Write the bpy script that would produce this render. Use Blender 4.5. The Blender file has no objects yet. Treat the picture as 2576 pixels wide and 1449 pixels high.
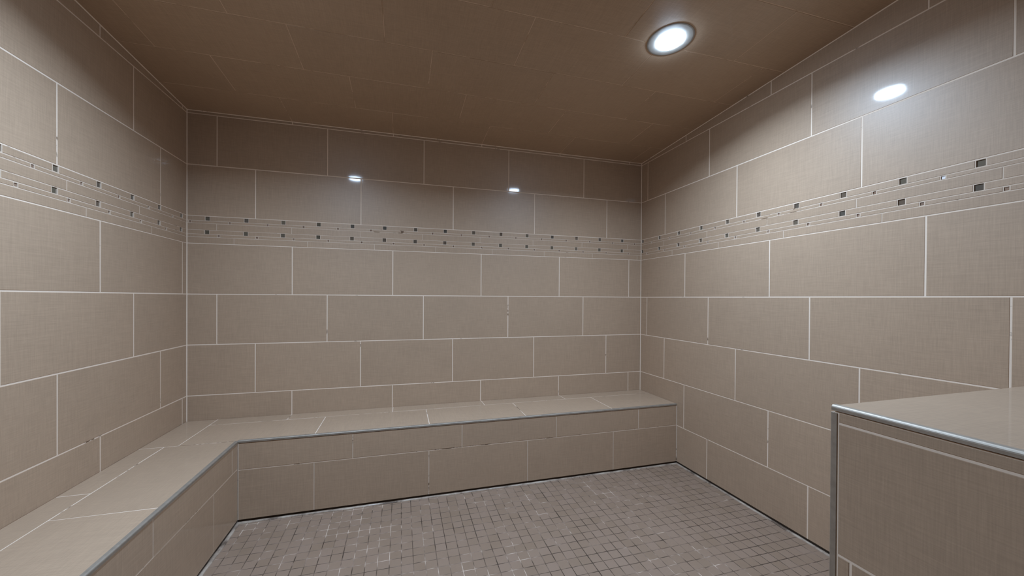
# Tiled steam room: L-shaped bench, tall ledge, mosaic accent band, two recessed lights.
import bpy, math, random
from mathutils import Matrix, Vector

random.seed(7)
SC = bpy.context.scene
COL = SC.collection

# ------------------------------------------------------------------ dimensions (metres)
F0 = 1.18                 # the tile datum line sits this high above the floor
W = 3.113                 # room width
DEPTH = 3.05              # room depth
P = 0.61                  # tile length
R = 0.3033                # tile row height
BAND = 0.163              # mosaic band height
Z0 = F0
ZM1, ZM2, ZM3 = F0 - R, F0 - 2 * R, F0 - 3 * R
ZBB, ZBT = F0 + R, F0 + R + BAND
ZL1, ZTS = ZBT + R, ZBT + 2 * R
ZC, SLOPE = F0 + 1.0915, 0.052      # ceiling height at the back wall, rising towards the door
SEAT = F0 - 0.7565        # bench top
BD = 0.42                 # bench depth along the back wall
BX = 0.417                # bench depth along the left wall
LX, LY, LZ = 2.20, 1.99, F0 - 0.26  # ledge: left face, far face, top
A_, B_, C_ = 0.0, P / 3, 2 * P / 3


def ceil_z(d):
    return ZC + SLOPE * d


# ------------------------------------------------------------------ materials
def new_mat(name):
    m = bpy.data.materials.new(name)
    m.use_nodes = True
    nt = m.node_tree
    return m, nt, nt.nodes['Principled BSDF']


def N(nt, kind, **kw):
    n = nt.nodes.new(kind)
    for k, v in kw.items():
        setattr(n, k, v)
    return n


def math_node(nt, op, a, b=None, c=None):
    n = N(nt, 'ShaderNodeMath', operation=op)
    for i, x in enumerate((a, b, c)):
        if x is None:
            continue
        if isinstance(x, (int, float)):
            n.inputs[i].default_value = x
        else:
            nt.links.new(x, n.inputs[i])
    return n.outputs[0]


def noise(nt, vec, scale=1.0, detail=2.0, rough=0.5):
    n = N(nt, 'ShaderNodeTexNoise')
    n.inputs['Scale'].default_value = scale
    n.inputs['Detail'].default_value = detail
    n.inputs['Roughness'].default_value = rough
    nt.links.new(vec, n.inputs['Vector'])
    return n.outputs['Fac']


def mapped(nt, vec, scale, loc=(0, 0, 0)):
    n = N(nt, 'ShaderNodeMapping')
    n.inputs['Scale'].default_value = scale
    n.inputs['Location'].default_value = loc
    nt.links.new(vec, n.inputs['Vector'])
    return n.outputs[0]


def mix_rgb(nt, fac, a, b):
    n = N(nt, 'ShaderNodeMix', data_type='RGBA')
    if isinstance(fac, (int, float)):
        n.inputs[0].default_value = fac
    else:
        nt.links.new(fac, n.inputs[0])
    for i, x in ((6, a), (7, b)):
        if isinstance(x, tuple):
            n.inputs[i].default_value = (*x, 1)
        else:
            nt.links.new(x, n.inputs[i])
    return n.outputs[2]


def ramp(nt, fac, stops):
    n = N(nt, 'ShaderNodeValToRGB')
    el = n.color_ramp.elements
    while len(el) < len(stops):
        el.new(0.5)
    for e, (p, c) in zip(el, stops):
        e.position = p
        e.color = (*c, 1)
    nt.links.new(fac, n.inputs[0])
    return n.outputs[0]


def bump(nt, height, strength, dist, bsdf):
    b = N(nt, 'ShaderNodeBump')
    b.inputs['Strength'].default_value = strength
    b.inputs['Distance'].default_value = dist
    nt.links.new(height, b.inputs['Height'])
    nt.links.new(b.outputs[0], bsdf.inputs['Normal'])


TILE_BASE = (0.45, 0.318, 0.218)


def linen_tile(name, base=TILE_BASE, rough=0.42, coat=0.34, thread=0.17):
    """Greige porcelain with a woven linen print."""
    m, nt, b = new_mat(name)
    tc = N(nt, 'ShaderNodeTexCoord').outputs['Object']
    at = N(nt, 'ShaderNodeAttribute', attribute_name='tile_id').outputs['Fac']
    off = N(nt, 'ShaderNodeCombineXYZ')
    nt.links.new(math_node(nt, 'MULTIPLY', at, 37.0), off.inputs[0])
    nt.links.new(math_node(nt, 'MULTIPLY', at, 91.0), off.inputs[1])
    nt.links.new(math_node(nt, 'MULTIPLY', at, 53.0), off.inputs[2])
    add = N(nt, 'ShaderNodeVectorMath', operation='ADD')
    nt.links.new(tc, add.inputs[0])
    nt.links.new(off.outputs[0], add.inputs[1])
    v = add.outputs[0]
    h = noise(nt, mapped(nt, v, (14, 380, 20)), 1.0, 3.0, 0.6)
    w = noise(nt, mapped(nt, v, (380, 14, 20)), 1.0, 3.0, 0.6)
    cloud = noise(nt, mapped(nt, v, (5, 5, 5)), 1.0, 2.0, 0.5)
    s = math_node(nt, 'ADD', h, w)
    s = math_node(nt, 'SUBTRACT', s, 1.0)
    tone = math_node(nt, 'MULTIPLY_ADD', s, thread * 2.0, 1.0)
    tone = math_node(nt, 'MULTIPLY_ADD', math_node(nt, 'SUBTRACT', cloud, 0.5), 0.10, tone)
    tone = math_node(nt, 'MULTIPLY_ADD', math_node(nt, 'SUBTRACT', at, 0.5), 0.05, tone)
    vm = N(nt, 'ShaderNodeVectorMath', operation='SCALE')
    vm.inputs[0].default_value = base
    nt.links.new(tone, vm.inputs['Scale'])
    nt.links.new(vm.outputs[0], b.inputs['Base Color'])
    b.inputs['Roughness'].default_value = rough
    b.inputs['Specular IOR Level'].default_value = 0.4
    b.inputs['Coat Weight'].default_value = coat
    b.inputs['Coat Roughness'].default_value = 0.06
    bump(nt, s, 0.12, 0.0006, b)
    return m


M_TILE = linen_tile('linen_porcelain')


def grout_mat(name, clean, dirty, amount, scale=6.0):
    m, nt, b = new_mat(name)
    tc = N(nt, 'ShaderNodeTexCoord').outputs['Object']
    n1 = noise(nt, mapped(nt, tc, (scale, scale, scale)), 1.0, 3.0, 0.6)
    n2 = noise(nt, mapped(nt, tc, (60, 60, 60)), 1.0, 2.0, 0.5)
    f = math_node(nt, 'MULTIPLY_ADD', n2, 0.25, n1)
    c = ramp(nt, f, [(amount, clean), (amount + 0.06, dirty)])
    nt.links.new(c, b.inputs['Base Color'])
    b.inputs['Roughness'].default_value = 0.85
    bump(nt, n2, 0.4, 0.0008, b)
    return m


M_EDGE = linen_tile('unglazed_tile_edge', rough=0.9, coat=0.0)
M_GROUT = grout_mat('pale_grout', (0.85, 0.69, 0.55), (0.20, 0.125, 0.075), 0.775)
M_RGROUT = grout_mat('riser_grout', (0.68, 0.545, 0.43), (0.16, 0.10, 0.06), 0.73)
M_SGROUT = grout_mat('seat_grout', (0.80, 0.65, 0.52), (0.16, 0.10, 0.06), 0.70)
M_MGROUT = grout_mat('mosaic_grout', (0.66, 0.525, 0.41), (0.20, 0.125, 0.075), 0.775)
M_CGROUT = grout_mat('ceiling_grout', (0.66, 0.50, 0.38), (0.46, 0.33, 0.23), 0.66)


def floor_grout():
    m, nt, b = new_mat('stained_floor_grout')
    tc = N(nt, 'ShaderNodeTexCoord').outputs['Object']
    big = noise(nt, mapped(nt, tc, (2.2, 2.2, 1), (3.1, 1.7, 0)), 1.0, 1.0, 0.5)
    small = noise(nt, mapped(nt, tc, (13, 13, 1)), 1.0, 2.0, 0.6)
    sx = N(nt, 'ShaderNodeSeparateXYZ')
    nt.links.new(tc, sx.inputs[0])
    f = math_node(nt, 'MULTIPLY_ADD', small, 0.9, math_node(nt, 'MULTIPLY', big, 0.45))
    # the dirtier side is away from the long bench
    f = math_node(nt, 'MULTIPLY_ADD', sx.outputs[0], -0.035, f)
    c = ramp(nt, f, [(0.49, (0.050, 0.030, 0.018)), (0.60, (0.13, 0.085, 0.057)),
                     (0.68, (0.25, 0.173, 0.127)), (0.79, (0.60, 0.46, 0.36))])
    nt.links.new(c, b.inputs['Base Color'])
    b.inputs['Roughness'].default_value = 0.8
    return m


def floor_tile():
    m, nt, b = new_mat('matte_floor_porcelain')
    tc = N(nt, 'ShaderNodeTexCoord').outputs['Object']
    at = N(nt, 'ShaderNodeAttribute', attribute_name='tile_id').outputs['Fac']
    n1 = noise(nt, mapped(nt, tc, (7, 7, 7)), 1.0, 3.0, 0.6)
    n2 = noise(nt, mapped(nt, tc, (90, 90, 90)), 1.0, 2.0, 0.6)
    f = math_node(nt, 'MULTIPLY_ADD', n1, 0.55, math_node(nt, 'MULTIPLY', at, 0.35))
    f = math_node(nt, 'MULTIPLY_ADD', n2, 0.18, f)
    c = ramp(nt, f, [(0.25, (0.258, 0.174, 0.117)), (0.55, (0.288, 0.196, 0.138)), (0.85, (0.305, 0.21, 0.154))])
    nt.links.new(c, b.inputs['Base Color'])
    b.inputs['Roughness'].default_value = 0.55
    bump(nt, n2, 0.25, 0.0006, b)
    return m


def glass_mat():
    m, nt, b = new_mat('smoked_glass')
    at = N(nt, 'ShaderNodeAttribute', attribute_name='tile_id').outputs['Fac']
    c = ramp(nt, at, [(0.0, (0.105, 0.09, 0.065)), (0.35, (0.155, 0.128, 0.095)),
                      (0.65, (0.14, 0.10, 0.072)), (1.0, (0.10, 0.09, 0.075))])
    nt.links.new(c, b.inputs['Base Color'])
    b.inputs['Roughness'].default_value = 0.12
    b.inputs['Coat Weight'].default_value = 0.6
    b.inputs['Coat Roughness'].default_value = 0.03
    return m


def brown_glass_mat():
    m, nt, b = new_mat('brown_glass')
    at = N(nt, 'ShaderNodeAttribute', attribute_name='tile_id').outputs['Fac']
    c = ramp(nt, at, [(0.0, (0.21, 0.13, 0.09)), (1.0, (0.32, 0.215, 0.155))])
    nt.links.new(c, b.inputs['Base Color'])
    b.inputs['Roughness'].default_value = 0.15
    return m


def metal_mat():
    m, nt, b = new_mat('brushed_aluminium')
    tc = N(nt, 'ShaderNodeTexCoord').outputs['Object']
    n1 = noise(nt, mapped(nt, tc, (40, 40, 40)), 1.0, 3.0, 0.6)
    c = ramp(nt, n1, [(0.3, (0.35, 0.305, 0.255)), (0.7, (0.44, 0.385, 0.325))])
    nt.links.new(c, b.inputs['Base Color'])
    b.inputs['Metallic'].default_value = 0.65
    b.inputs['Roughness'].default_value = 0.55
    return m


def seal_mat():
    m, nt, b = new_mat('grey_sealant')
    tc = N(nt, 'ShaderNodeTexCoord').outputs['Object']
    n1 = noise(nt, mapped(nt, tc, (9, 9, 9)), 1.0, 4.0, 0.7)
    c = ramp(nt, n1, [(0.36, (0.14, 0.10, 0.075)), (0.48, (0.36, 0.28, 0.22)), (0.62, (0.50, 0.41, 0.33))])
    nt.links.new(c, b.inputs['Base Color'])
    b.inputs['Roughness'].default_value = 0.33
    bump(nt, n1, 0.3, 0.002, b)
    return m


def plain(name, col, rough, metallic=0.0):
    m, nt, b = new_mat(name)
    tc = N(nt, 'ShaderNodeTexCoord').outputs['Object']
    n1 = noise(nt, mapped(nt, tc, (30, 30, 30)), 1.0, 2.0, 0.5)
    lo = tuple(x * 0.85 for x in col)
    nt.links.new(ramp(nt, n1, [(0.3, lo), (0.7, col)]), b.inputs['Base Color'])
    b.inputs['Roughness'].default_value = rough
    b.inputs['Metallic'].default_value = metallic
    return m


LAMP_RGB = (0.73, 0.965, 1.26)
LAMP_W = 20.5


def lamp_mat(strength):
    m, nt, b = new_mat('lit_diffuser')
    b.inputs['Base Color'].default_value = (0.9, 0.9, 0.9, 1)
    b.inputs['Emission Color'].default_value = (*LAMP_RGB, 1)
    b.inputs['Emission Strength'].default_value = strength
    return m


M_FGROUT = floor_grout()
M_FTILE = floor_tile()
M_FEDGE = M_FTILE
M_GLASS = glass_mat()
M_BROWN = brown_glass_mat()
M_METAL = metal_mat()
M_SEAL = seal_mat()
M_GAP = plain('dark_gap', (0.075, 0.050, 0.034), 0.9)  # dark brown strip in the gap below the lowest tiles
M_RING = plain('grey_enamel', (0.34, 0.315, 0.285), 0.5)
M_LAMP = lamp_mat(105.0)


# ------------------------------------------------------------------ mesh builder
class MB:
    """Collects faces in a local frame (u, v, n); builds ONE mesh object."""

    def __init__(self):
        self.v, self.f, self.m, self.a = [], [], [], []

    def face(self, pts, mat=0, rid=0.5):
        i = len(self.v)
        self.v += [tuple(p) for p in pts]
        self.f.append(tuple(range(i, i + len(pts))))
        self.m.append(mat)
        self.a.append(rid)

    def quad(self, u0, v0, u1, v1, n, mat=0, rid=0.5):
        if u1 - u0 > 1e-6 and v1 - v0 > 1e-6:
            self.face([(u0, v0, n), (u1, v0, n), (u1, v1, n), (u0, v1, n)], mat, rid)

    def box(self, u0, v0, n0, u1, v1, n1, mat=0, rid=0.5):
        a = [(u0, v0, n0), (u1, v0, n0), (u1, v1, n0), (u0, v1, n0)]
        b = [(x, y, n1) for x, y, _ in a]
        self.face(b, mat, rid)
        self.face(a[::-1], mat, rid)
        for i in range(4):
            j = (i + 1) % 4
            self.face([a[i], a[j], b[j], b[i]], mat, rid)

    def tile(self, poly, base, top=0.0, ch=0.0009, mat=0, tilt=0.00025):
        """A chamfered tile from a counter-clockwise 4-gon in (u, v)."""
        cx = sum(p[0] for p in poly) / 4
        cy = sum(p[1] for p in poly) / 4
        rid = random.random()
        tu, tv = random.uniform(-1, 1) * tilt, random.uniform(-1, 1) * tilt
        hu = max(abs(p[0] - cx) for p in poly) + 1e-6
        hv = max(abs(p[1] - cy) for p in poly) + 1e-6

        def z(p):
            return top + tu * (p[0] - cx) / hu + tv * (p[1] - cy) / hv
        ins = []
        for x, y in poly:
            dx, dy = cx - x, cy - y
            ins.append((x + math.copysign(min(ch, abs(dx) * .4), dx), y + math.copysign(min(ch, abs(dy) * .4), dy)))
        t = [(p[0], p[1], z(p)) for p in ins]
        e = [(p[0], p[1], z(p) - ch) for p in poly]
        g = [(p[0], p[1], base) for p in poly]
        self.face(t, mat, rid)
        for i in range(4):
            j = (i + 1) % 4
            self.face([e[i], e[j], t[j], t[i]], mat if mat in (2, 3) else -1, rid)
            self.face([g[i], g[j], e[j], e[i]], mat if mat in (2, 3) else -1, rid)

    def rect_tile(self, u0, v0, u1, v1, gap, **kw):
        h = gap / 2
        if u1 - u0 > gap + 0.003 and v1 - v0 > gap + 0.002:
            self.tile([(u0 + h, v0 + h), (u1 - h, v0 + h), (u1 - h, v1 - h), (u0 + h, v1 - h)], **kw)

    def build(self, name, mats, parent=None, frame=None, smooth=False):
        me = bpy.data.meshes.new(name)
        me.from_pydata(self.v, [], self.f)
        mats = list(mats) + ([M_FEDGE if mats[0] == M_FTILE else M_EDGE] if -1 in self.m else [])
        for m in mats:
            me.materials.append(m)
        me.polygons.foreach_set('material_index', [len(mats) - 1 if x < 0 else x for x in self.m])
        at = me.attributes.new('tile_id', 'FLOAT', 'FACE')
        at.data.foreach_set('value', self.a)
        if smooth:
            me.polygons.foreach_set('use_smooth', [True] * len(self.f))
        me.update()
        o = bpy.data.objects.new(name, me)
        COL.objects.link(o)
        if frame is not None:
            if parent is not None:
                o.parent = parent
                o.matrix_local = parent.matrix_world.inverted() @ frame
            else:
                o.matrix_world = frame
        elif parent is not None:
            o.parent = parent
        return o


def frame(origin, u, v):
    u, v = Vector(u).normalized(), Vector(v).normalized()
    n = u.cross(v)
    m = Matrix((u, v, n)).transposed().to_4x4()
    m.translation = Vector(origin)
    return m


FR_BACK = frame((0, 0, 0), (1, 0, 0), (0, 0, 1))
FR_LEFT = frame((0, 0, 0), (0, 1, 0), (0, 0, 1))
FR_RIGHT = frame((W, 0, 0), (0, -1, 0), (0, 0, 1))
FR_FRONT = frame((W, -DEPTH, 0), (-1, 0, 0), (0, 0, 1))
FR_FLOOR = frame((0, 0, 0), (1, 0, 0), (0, 1, 0))
FR_CEIL = frame((0, 0, ZC), (1, 0, 0), (0, -1, SLOPE))

GB = -0.0009   # grout sits this far behind the tile faces
BED = -0.008   # bed behind the glass pieces


def joints(first, step, lo, hi):
    """Joint positions first + k*step strictly inside lo..hi, with both ends."""
    k = math.ceil((lo - first) / step)
    out = [lo]
    x = first + k * step
    while x < hi - 1e-4:
        if x > lo + 1e-4:
            out.append(x)
        x += step
    return out + [hi]


def row(mb, u_lo, u_hi, v0, v1, first, gap=0.0052, step=P, top_fn=None, edge=0.0022):
    js = joints(first, step, u_lo, u_hi)
    for a, b in zip(js[:-1], js[1:]):
        h = gap / 2
        a2 = a + (edge if a == u_lo else h)
        b2 = b - (edge if b == u_hi else h)
        if b2 - a2 < 0.003:
            continue
        if top_fn is None:
            poly = [(a2, v0 + h), (b2, v0 + h), (b2, v1 - h), (a2, v1 - h)]
        else:
            poly = [(a2, v0 + h), (b2, v0 + h), (b2, top_fn(b2) - 0.002), (a2, top_fn(a2) - 0.002)]
            if min(poly[2][1], poly[3][1]) - v0 - h < 0.003:
                continue
        mb.tile(poly, base=GB)


def structure(o):
    o['kind'] = 'structure'
    return o


# accent band: rows of (kind, z-top, z-bottom) measured from the band's top edge
Q = [0.0, 0.0275, 0.0425, 0.0825, 0.1075, 0.1250, BAND]


def accent_band(parent, fr, u_lo, u_hi, big1, small1, plain1, big2, small2, plain2, sgn=1):
    mb = MB()
    z = [ZBT - q for q in Q]
    per = 0.2024
    gap = 0.0030
    rows = [(z[1], z[0], big1, per, 0.0222, 2), (z[2], z[1], small1, per, 0.0113, 3),
            (z[3], z[2], plain1, 2 * per, 0, 0), (z[4], z[3], big2, per, 0.0222, 2),
            (z[5], z[4], small2, per, 0.0113, 3), (z[6], z[5], plain2, 2 * per, 0, 0)]
    for v0, v1, first, step, size, gm in rows:
        first = first * sgn
        if size == 0:
            js = joints(first, step, u_lo, u_hi)
            mb.quad(u_lo, v0, u_hi, v1, GB, 1)
            for a, b in zip(js[:-1], js[1:]):
                mb.rect_tile(a, v0, b, v1, gap, base=GB, tilt=0.00012)
            continue
        cs = [c for c in joints(first, step, u_lo, u_hi)[1:-1] if u_lo + size * .6 < c < u_hi - size * .6]
        half = size / 2
        vm = (v0 + v1) / 2
        vh = min(half * 1.03, (v1 - v0) / 2 - 0.0012)
        prev_t, prev_g = u_lo + 0.002, u_lo
        for c in cs:
            # beige strip up to the piece of glass
            if c - half - 0.0026 - prev_t > 0.004:
                mb.tile([(prev_t, v0 + gap / 2), (c - half - 0.0026, v0 + gap / 2),
                         (c - half - 0.0026, v1 - gap / 2), (prev_t, v1 - gap / 2)], base=GB, tilt=0.00012)
            mb.quad(prev_g, v0, c - half, v1, GB, 1)
            mb.quad(c - half, v0, c + half, vm - vh, GB, 1)
            mb.quad(c - half, vm + vh, c + half, v1, GB, 1)
            # sides of the pocket
            o = [(c - half, vm - vh), (c + half, vm - vh), (c + half, vm + vh), (c - half, vm + vh)]
            for i in range(4):
                j = (i + 1) % 4
                mb.face([(*o[i], GB), (*o[j], GB), (*o[j], BED), (*o[i], BED)], 1)
            r_ = half - 0.0004
            rv = vh - 0.0004
            mb.tile([(c - r_, vm - rv), (c + r_, vm - rv), (c + r_, vm + rv), (c - r_, vm + rv)],
                    base=BED, top=-0.0040 if gm == 2 else -0.0032, ch=0.0016 if gm == 2 else 0.0009, mat=gm, tilt=0.0006)
            prev_t, prev_g = c + half + 0.0026, c + half
        mb.quad(prev_g, v0, u_hi, v1, GB, 1)
        if u_hi - prev_t > 0.006:
            mb.tile([(prev_t, v0 + gap / 2), (u_hi - 0.002, v0 + gap / 2), (u_hi - 0.002, v1 - gap / 2),
                     (prev_t, v1 - gap / 2)], base=GB, tilt=0.00012)
    return mb.build('accent_band', [M_TILE, M_MGROUT, M_GLASS, M_BROWN], parent, fr)


def wall(name, fr, u_lo, u_hi, thirds, band, z_foot, top_fn, rows_down, corners=()):
    """thirds = joint offsets of the A, B, C courses."""
    a, b, c = thirds
    mb = MB()
    hi = max(top_fn(u_lo), top_fn(u_hi)) + 0.01
    foot = 0.0145 if z_foot < 0.1 else 0.0
    if foot:
        mb.box(u_lo, 0, -0.08, u_hi, foot + 0.001, -0.007, 2)
    mb.box(u_lo, foot, -0.08, u_hi, ZBB, GB, 1)
    mb.box(u_lo, ZBB, -0.08, u_hi, ZBT, BED - 0.001, 1)
    mb.box(u_lo, ZBT, -0.08, u_hi, hi, GB, 1)
    row(mb, u_lo, u_hi, ZTS, None, c, top_fn=top_fn)
    row(mb, u_lo, u_hi, ZL1, ZTS, a)
    row(mb, u_lo, u_hi, ZBT, ZL1, b)
    row(mb, u_lo, u_hi, Z0, ZBB, c)
    z = Z0
    for k in range(rows_down):
        z1 = z
        z = max(z - R, z_foot)
        row(mb, u_lo, u_hi, z, z1, (a, b, c)[k % 3])
    c_ = 0.0036
    for u, sg in ((u_lo, 1), (u_hi, -1)):
        if u in corners:
            top = top_fn(u)
            pts = [(u, z_foot, c_), (u + sg * c_, z_foot, 0.0004), (u + sg * c_, top, 0.0004), (u, top, c_)]
            mb.face(pts if sg > 0 else pts[::-1], 1)
    ends = [(u_lo, top_fn(u_lo) - c_, 0.0004), (u_hi, top_fn(u_hi) - c_, 0.0004), (u_hi, top_fn(u_hi), c_), (u_lo, top_fn(u_lo), c_)]
    mb.face(ends, 1)
    o = structure(mb.build(name, [M_TILE, M_GROUT, M_GAP], None, fr))
    accent_band(o, fr, u_lo, u_hi, *band)
    return o


wall('wall_back', FR_BACK, 0, W, (0.1524, 0.1524 + B_, 0.1524 + C_),
     (0.104, 0.016, 0.151, 0.101, 0.161, 0.241), SEAT - 0.004, lambda u: ZC, 3, (0, W))
wall('wall_left', FR_LEFT, -DEPTH, 0, (-0.4506, -0.2473, -0.0440),
     (0.053, 0.141, 0.411, 0.057, 0.199, 0.321, -1), SEAT - 0.004, lambda u: ceil_z(-u), 3)
wall('wall_right', FR_RIGHT, 0, DEPTH, (0.0793, 0.0793 + B_, 0.0793 + C_),
     (0.019, 0.131, 0.270, 0.015, 0.075, 0.359), 0.0122, lambda u: ceil_z(u), 4)


# unseen entrance side: tiled piers, with a glass front added to lessen bounced light
def pier(u0, u1):
    mb = MB()
    hi = ceil_z(DEPTH)
    mb.box(u0, 0, -0.08, u1, hi, GB, 1)
    z, k = hi, 0
    while z > 0.01:
        row(mb, u0, u1, max(z - R, 0), z, 0.1 + (k % 3) * P / 3)
        z -= R
        k += 1
    return mb


structure(pier(0, W - LX).build('wall_front', [M_TILE, M_GROUT], None, FR_FRONT))
structure(pier(W - BX, W).build('wall_front', [M_TILE, M_GROUT], None, FR_FRONT))


def added_glass_front():  # glazing added behind the camera, open to black so less light bounces back
    m, nt, b = new_mat('clear_glass')
    b.inputs['Base Color'].default_value = (0.93, 0.96, 0.95, 1)
    b.inputs['Transmission Weight'].default_value = 1.0
    b.inputs['Roughness'].default_value = 0.02
    b.inputs['IOR'].default_value = 1.45
    hi = ceil_z(DEPTH)
    a, c = W - LX, W - BX
    mb = MB()
    for u0, u1 in ((a, a + 0.03), (c - 0.03, c)):
        mb.box(u0, 0, -0.05, u1, hi, -0.01)
    mb.box(a + 0.03, hi - 0.035, -0.05, c - 0.03, hi, -0.01)
    mb.box(a + 0.03, 0, -0.05, c - 0.03, 0.03, -0.01)
    fr_ = structure(mb.build('added_glazing_1', [M_METAL], None, FR_FRONT))
    mb = MB()
    mb.box(a + 0.03, 0.03, -0.035, c - 0.03, hi - 0.035, -0.025)
    mb.build('pane', [m], fr_, FR_FRONT)


added_glass_front()

# ceiling: courses parallel to the back wall
mb = MB()
cs = math.sqrt(1 + SLOPE ** 2)
mb.box(0, 0, -0.08, W, DEPTH * cs, GB, 1)
lines = [0.0, 0.265, 0.561, 0.858, 1.165, 1.472]
while lines[-1] < DEPTH:
    lines.append(min(lines[-1] + 0.304, DEPTH))
offs = [0.558, 0.349, 0.140, 0.537, 0.349, 0.140]
cols = [0.558, 0.351, 0.140, 0.5375, 0.349, 0.140]
for k in range(len(lines) - 1):
    row(mb, 0, W, lines[k] * cs, lines[k + 1] * cs, cols[k % 6], gap=0.0034)
structure(mb.build('ceiling', [M_TILE, M_CGROUT], None, FR_CEIL))

# floor mosaic
mb = MB()
FP = 0.0508
mb.box(BX - 0.02, -DEPTH, -0.06, W, -BD + 0.02, -0.0007, 1)
xs = joints(1.280, FP, BX, W)
ys = joints(-0.6504, FP, -DEPTH, -BD)
for i in range(len(xs) - 1):
    jx = random.uniform(-0.0005, 0.0005)
    for j in range(len(ys) - 1):
        mb.rect_tile(xs[i] + jx, ys[j], xs[i + 1] + jx, ys[j + 1], 0.0030 + random.uniform(-.0006, .0006),
                     base=-0.0007, ch=0.0006, tilt=0.00025)
structure(mb.build('floor', [M_FTILE, M_FGROUT], None, FR_FLOOR))


# ------------------------------------------------------------------ sealant beads along the floor edge
def bead(name, fr, u0, u1, width=0.0145, height=0.0055):
    """Fr: u along the wall, v up the wall, n into the room."""
    mb = MB()
    n = max(2, int((u1 - u0) / 0.03))
    prof = []
    for k in range(n + 1):
        u = u0 + (u1 - u0) * k / n
        w = width + random.uniform(-0.0025, 0.0025)
        h = height + random.uniform(-0.0008, 0.0008)
        prof.append([(u, 0.0, w), (u, h * .55, w * .93), (u, h * .95, w * .68), (u, h, w * .3), (u, h * .8, 0.0), (u, 0.0, 0.0)])
    for k in range(n):
        a, b = prof[k], prof[k + 1]
        for i in range(6):
            j = (i + 1) % 6
            mb.face([a[i], a[j], b[j], b[i]], 0)
    mb.face(prof[0], 0)
    mb.face(prof[-1][::-1], 0)
    return structure(mb.build(name, [M_SEAL], None, fr, smooth=True))


FR_RISER = frame((0, -BD, 0), (1, 0, 0), (0, 0, 1))
FR_RISER_L = frame((BX, 0, 0), (0, 1, 0), (0, 0, 1))
bead('trim_1', FR_RISER, BX + 0.002, W - 0.002)
bead('trim_2', FR_RISER_L, -DEPTH + 0.002, -BD - 0.002)
bead('trim_3', FR_RIGHT, BD + 0.002, LY - 0.002)


def empty(name, loc, label, cat, group=None):
    o = bpy.data.objects.new(name, None)
    COL.objects.link(o)
    o.location = loc
    o.empty_display_size = 0.1
    o['label'] = label
    o['category'] = cat
    if group:
        o['group'] = group
    bpy.context.view_layer.update()
    return o


def extrude(mb, prof, u0, u1, mat=0, flip=False):
    """Sweep a closed (v, n) profile along u."""
    a = [(u0, *p) for p in prof]
    b = [(u1, *p) for p in prof]
    k = len(prof)
    for i in range(k):
        j = (i + 1) % k
        mb.face([a[i], b[i], b[j], a[j]] if flip else [a[i], a[j], b[j], b[i]], mat)
    mb.face(a[::-1] if not flip else a, mat)
    mb.face(b if not flip else b[::-1], mat)


# rounded edge profile: v up, n out of the riser; the face stands a little proud
def edge_profile(h, t, r=0.0035, back=0.012):
    pts = [(-h, -0.004), (-h, t)]
    for k in range(5):
        a = math.pi / 2 * k / 4
        pts.append((-r + r * math.sin(a), t - r + r * math.cos(a)))
    pts += [(0.0, -back), (-0.004, -back)]
    return pts


# ------------------------------------------------------------------ L-shaped bench
bench = empty('corner_bench', (BX, -BD, 0),
              'long L-shaped tiled bench with metal-trimmed seat edge under the back and left walls', 'bench')

TRH = 0.0115


def riser(name, fr, u0, u1, up_first, low_first, vmid, fillets=()):
    mb = MB()
    mb.box(u0, 0.0, -0.05, u1, 0.0155, -0.007, 2)
    mb.box(u0, 0.0145, -0.05, u1, SEAT - TRH - 0.002, GB, 1)
    row(mb, u0, u1, vmid, SEAT - TRH - 0.0005, up_first, gap=0.0042)
    row(mb, u0, u1, 0.0122, vmid, low_first, gap=0.0042)
    for u, sg in fillets:
        pts = [(u, 0.0145, 0.0026), (u + sg * 0.0026, 0.0145, 0.0004), (u + sg * 0.0026, SEAT - TRH, 0.0004), (u, SEAT - TRH, 0.0026)]
        mb.face(pts if sg > 0 else pts[::-1], 1)
    return mb.build(name, [M_TILE, M_RGROUT, M_GAP], bench, fr)


riser('front_panel', FR_RISER, BX + 0.001, W - 0.002, 0.3585, 0.7739, F0 - 0.9075, ((BX + 0.0005, 1), (W - 0.001, -1)))
riser('front_panel', FR_RISER_L, -DEPTH + 0.002, -BD - 0.001, -0.4846, -0.673, F0 - 0.900)

mb = MB()
# slab under the seat tiles
g = GB
mb.box(0.002, -DEPTH + 0.002, -0.05, BX - 0.004, -0.002, g, 1)
mb.box(BX - 0.004, -BD + 0.004, -0.05, W - 0.002, -0.002, g, 1)
gp = 0.0042


def seat_tile(x0, y0, x1, y1):
    x0, y0, x1, y1 = max(x0, .0005), max(y0, -DEPTH + .0005), min(x1, W - .0005), min(y1, -.0005)
    mb.rect_tile(x0, y0, x1, y1, gp, base=g, tilt=0.0003)


YL = -0.112      # joint line of the narrow back strip
XL = 0.104       # joint line of the narrow left strip
xs = [0.161, 0.776, 1.3865, 1.9875, 2.601, W]
for a, b in zip(xs[:-1], xs[1:]):
    seat_tile(a, -BD, b, YL)
for a, b in zip([0.161, 0.560, 1.174, 1.785, 2.395], [0.560, 1.174, 1.785, 2.395, W]):
    seat_tile(a, YL, b, 0.0)
seat_tile(0.0, -BD, 0.161, 0.0)
ys = [-BD, -1.045, -1.655, -2.265, -2.875, -DEPTH]
for a, b in zip(ys[1:], ys[:-1]):
    seat_tile(XL, a, BX, b)
ys = [-BD, -0.866, -1.476, -2.086, -2.696, -DEPTH]
for a, b in zip(ys[1:], ys[:-1]):
    seat_tile(0.0, a, XL, b)
mb.build('seat', [M_TILE, M_SGROUT], bench, frame((0, 0, SEAT), (1, 0, 0), (0, 1, 0)))

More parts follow.
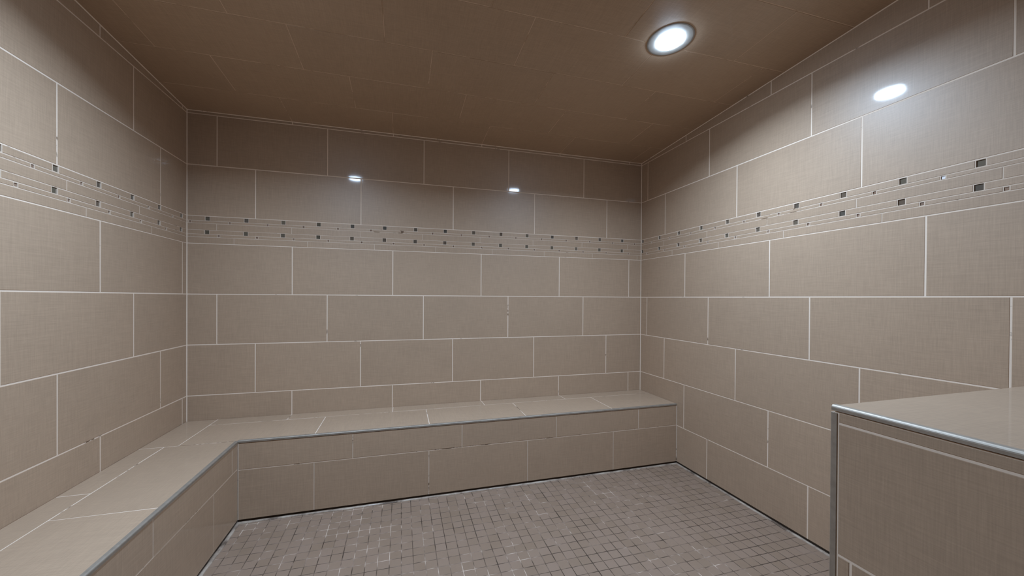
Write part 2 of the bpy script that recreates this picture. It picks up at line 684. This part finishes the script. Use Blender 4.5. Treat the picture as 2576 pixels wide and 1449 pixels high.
mb = MB()
extrude(mb, edge_profile(TRH, 0.0022, 0.005), BX - 0.001, W - 0.002)
t = mb.build('edge_trim', [M_METAL], bench, frame((0, -BD, SEAT + 0.0006), (1, 0, 0), (0, 0, 1)))
t['label'] = 'brushed metal edge strip'
mb = MB()
extrude(mb, edge_profile(TRH, 0.0022, 0.005), -DEPTH + 0.002, -BD + 0.001)
t = mb.build('edge_trim', [M_METAL], bench, frame((BX, 0, SEAT + 0.0006), (0, 1, 0), (0, 0, 1)))
t['label'] = 'brushed metal edge strip'

# ------------------------------------------------------------------ tall ledge at the right
ledge = empty('tiled_ledge', (LX, -LY, 0),
              'tall tiled ledge block with shiny metal edge strips, foreground right against the right wall', 'ledge')
FR_LSIDE = frame((LX, 0, 0), (0, -1, 0), (0, 0, 1))
FR_LEND = frame((0, -LY, 0), (-1, 0, 0), (0, 0, 1))
LTR = 0.0125
mb = MB()
u0, u1 = LY + 0.010, DEPTH - 0.002
mb.box(u0 - 0.006, 0.012, -0.05, u1, LZ - LTR - 0.002, GB, 1)
mb.box(u0, 0.0, -0.05, u1, 0.0155, -0.007, 2)
row(mb, u0, u1, ZM1 + 0.003, LZ - LTR - 0.001, LY + 0.55, edge=0.003)
row(mb, u0, u1, ZM2 + 0.0015, ZM1 + 0.003, LY + 0.44, edge=0.003)
row(mb, u0, u1, ZM3, ZM2 + 0.0015, LY + 0.0385, edge=0.003)
row(mb, u0, u1, 0.0122, ZM3, LY + 0.24, edge=0.003)
mb.build('side_panel', [M_TILE, M_GROUT, M_GAP], ledge, FR_LSIDE)
mb = MB()
mb.box(-W + 0.002, 0.0, -0.05, -LX - 0.012, LZ - 0.014, GB, 1)
row(mb, -W + 0.002, -LX - 0.010, ZM1, LZ - 0.013, -W + 0.5)
row(mb, -W + 0.002, -LX - 0.010, ZM2, ZM1, -W + 0.3)
row(mb, -W + 0.002, -LX - 0.010, ZM3, ZM2, -W + 0.1)
row(mb, -W + 0.002, -LX - 0.010, 0.0122, ZM3, -W + 0.5)
mb.build('end_panel', [M_TILE, M_GROUT], ledge, FR_LEND)
mb = MB()
mb.box(LX + 0.004, -DEPTH + 0.002, -0.013, W - 0.002, -LY - 0.003, GB, 1)
for a, b in ((LX + 0.004, 3.005), (3.005, W - 0.0005)):
    for c, e in ((-LY - 0.002, -2.60), (-2.60, -DEPTH + 0.0005)):
        mb.rect_tile(a, e, b, c, 0.004, base=GB, tilt=0.0002)
mb.build('top', [M_TILE, M_GROUT], ledge, frame((0, 0, LZ), (1, 0, 0), (0, 1, 0)))
mb = MB()
extrude(mb, edge_profile(LTR, 0.003, 0.0065), LY - 0.001, DEPTH - 0.002)
t = mb.build('edge_trim', [M_METAL], ledge, frame((LX, 0, LZ + 0.0006), (0, -1, 0), (0, 0, 1)))
t['label'] = 'brushed metal strip along the top edge'
# upright corner strip (u up, v towards the room's back, n out of the side face)
mb = MB()
prof = [(-0.0095, -0.004), (-0.0095, 0.0018), (0.0005, 0.0018)]
for k in range(1, 5):
    a = math.pi / 2 * k / 4
    prof.append((0.0005 + 0.0035 * math.sin(a), 0.0018 - 0.0035 * (1 - math.cos(a))))
prof += [(0.004, -0.012), (0.0, -0.012)]
extrude(mb, prof, 0.0, LZ - LTR - 0.005)
t = mb.build('corner_trim', [M_METAL], ledge, frame((LX, -LY - 0.0005, 0), (0, 0, 1), (0, 1, 0)) if False else
             Matrix(((0, 0, -1, LX), (0, 1, 0, -LY), (1, 0, 0, 0), (0, 0, 0, 1))))
t['label'] = 'upright brushed metal corner strip'


# ------------------------------------------------------------------ recessed lights
def lathe(mb, prof, seg=64, mat=0):
    """prof: (radius, drop below the ceiling) from the outside inwards."""
    for i in range(len(prof) - 1):
        r0, z0 = prof[i]
        r1, z1 = prof[i + 1]
        for k in range(seg):
            a, b = 2 * math.pi * k / seg, 2 * math.pi * (k + 1) / seg
            p = [(r0 * math.cos(a), r0 * math.sin(a), z0), (r0 * math.cos(b), r0 * math.sin(b), z0),
                 (r1 * math.cos(b), r1 * math.sin(b), z1), (r1 * math.cos(a), r1 * math.sin(a), z1)]
            if r1 < 1e-6:
                p = p[:3]
            mb.face(p, mat)


def recessed_light(x, d, label, power):
    root = empty('recessed_light', (x, -d, ceil_z(d)), label, 'ceiling light', 'recessed lights in the ceiling')
    fr = frame((x, -d, ceil_z(d)), (1, 0, 0), (0, -1, SLOPE))
    mb = MB()
    lathe(mb, [(0.0985, 0.0), (0.0985, 0.0008), (0.0974, 0.0014), (0.092, 0.0020), (0.074, 0.0028), (0.060, 0.0034), (0.0565, 0.0028), (0.0560, 0.0)])
    mb.build('trim_ring', [M_RING], root, fr, smooth=True)
    mb = MB()
    lathe(mb, [(0.0560, 0.0005), (0.0558, 0.0052), (0.0535, 0.0094), (0.044, 0.0125), (0.030, 0.0140), (0.015, 0.0148), (0.0, 0.0150)])
    t = mb.build('diffuser', [M_LAMP], root, fr, smooth=True)
    t['label'] = 'glowing white lens'
    # the beam of the lamp: a disc just under the lens, narrower than a bare bulb
    li = bpy.data.lights.new('lamp_beam', 'AREA')
    li.shape = 'DISK'
    li.size = 0.11
    li.energy = LAMP_W * power
    li.color = LAMP_RGB
    li.spread = math.radians(155)
    lo = bpy.data.objects.new('lamp_beam', li)
    COL.objects.link(lo)
    lo.parent = root
    lo.matrix_local = root.matrix_world.inverted() @ fr @ Matrix.Translation((0, 0, 0.0165)) @ Matrix.Rotation(math.pi, 4, 'X')
    return root


recessed_light(2.388, 1.203, 'round white recessed ceiling light, lit, in view near the right wall', 0.92)
recessed_light(0.790, 1.270, 'round recessed ceiling light, lit, on the left half of the ceiling', 1.07)

# ------------------------------------------------------------------ camera (level, slight lens shift)
cam = bpy.data.cameras.new('camera')
co = bpy.data.objects.new('camera', cam)
COL.objects.link(co)
yaw, pitch, roll = 0.27213, -0.00552, 0.00565
fwd = Vector((math.sin(yaw) * math.cos(pitch), math.cos(yaw) * math.cos(pitch), math.sin(pitch)))
right = Vector((math.cos(yaw), -math.sin(yaw), 0))
up = right.cross(fwd)
r2 = math.cos(roll) * right + math.sin(roll) * up
u2 = -math.sin(roll) * right + math.cos(roll) * up
m = Matrix((r2, u2, -fwd)).transposed().to_4x4()
m.translation = Vector((1.22259, -2.61813, F0 - 0.01442))
co.matrix_world = m
cam.sensor_width = 36.0
cam.sensor_fit = 'HORIZONTAL'
cam.lens = 931.356 / 2576 * 36.0
cam.shift_x = (1288 - 1268.51) / 2576
cam.shift_y = (755.22 - 724.5) / 2576
cam.clip_start = 0.02
SC.camera = co

# ------------------------------------------------------------------ world and view
w = bpy.data.worlds.new('world')
w.use_nodes = True
w.node_tree.nodes['Background'].inputs[0].default_value = (0, 0, 0, 1)
w.node_tree.nodes['Background'].inputs[1].default_value = 0.0
SC.world = w
vs = SC.view_settings
vs.view_transform = 'Standard'
vs.look = 'None'
vs.gamma = 1.0
vs.use_curve_mapping = False
vs.exposure = 0.0
try:
    SC.cycles.max_bounces = 14
    SC.cycles.diffuse_bounces = 10
    SC.cycles.sample_clamp_indirect = 6.0
except Exception:
    pass
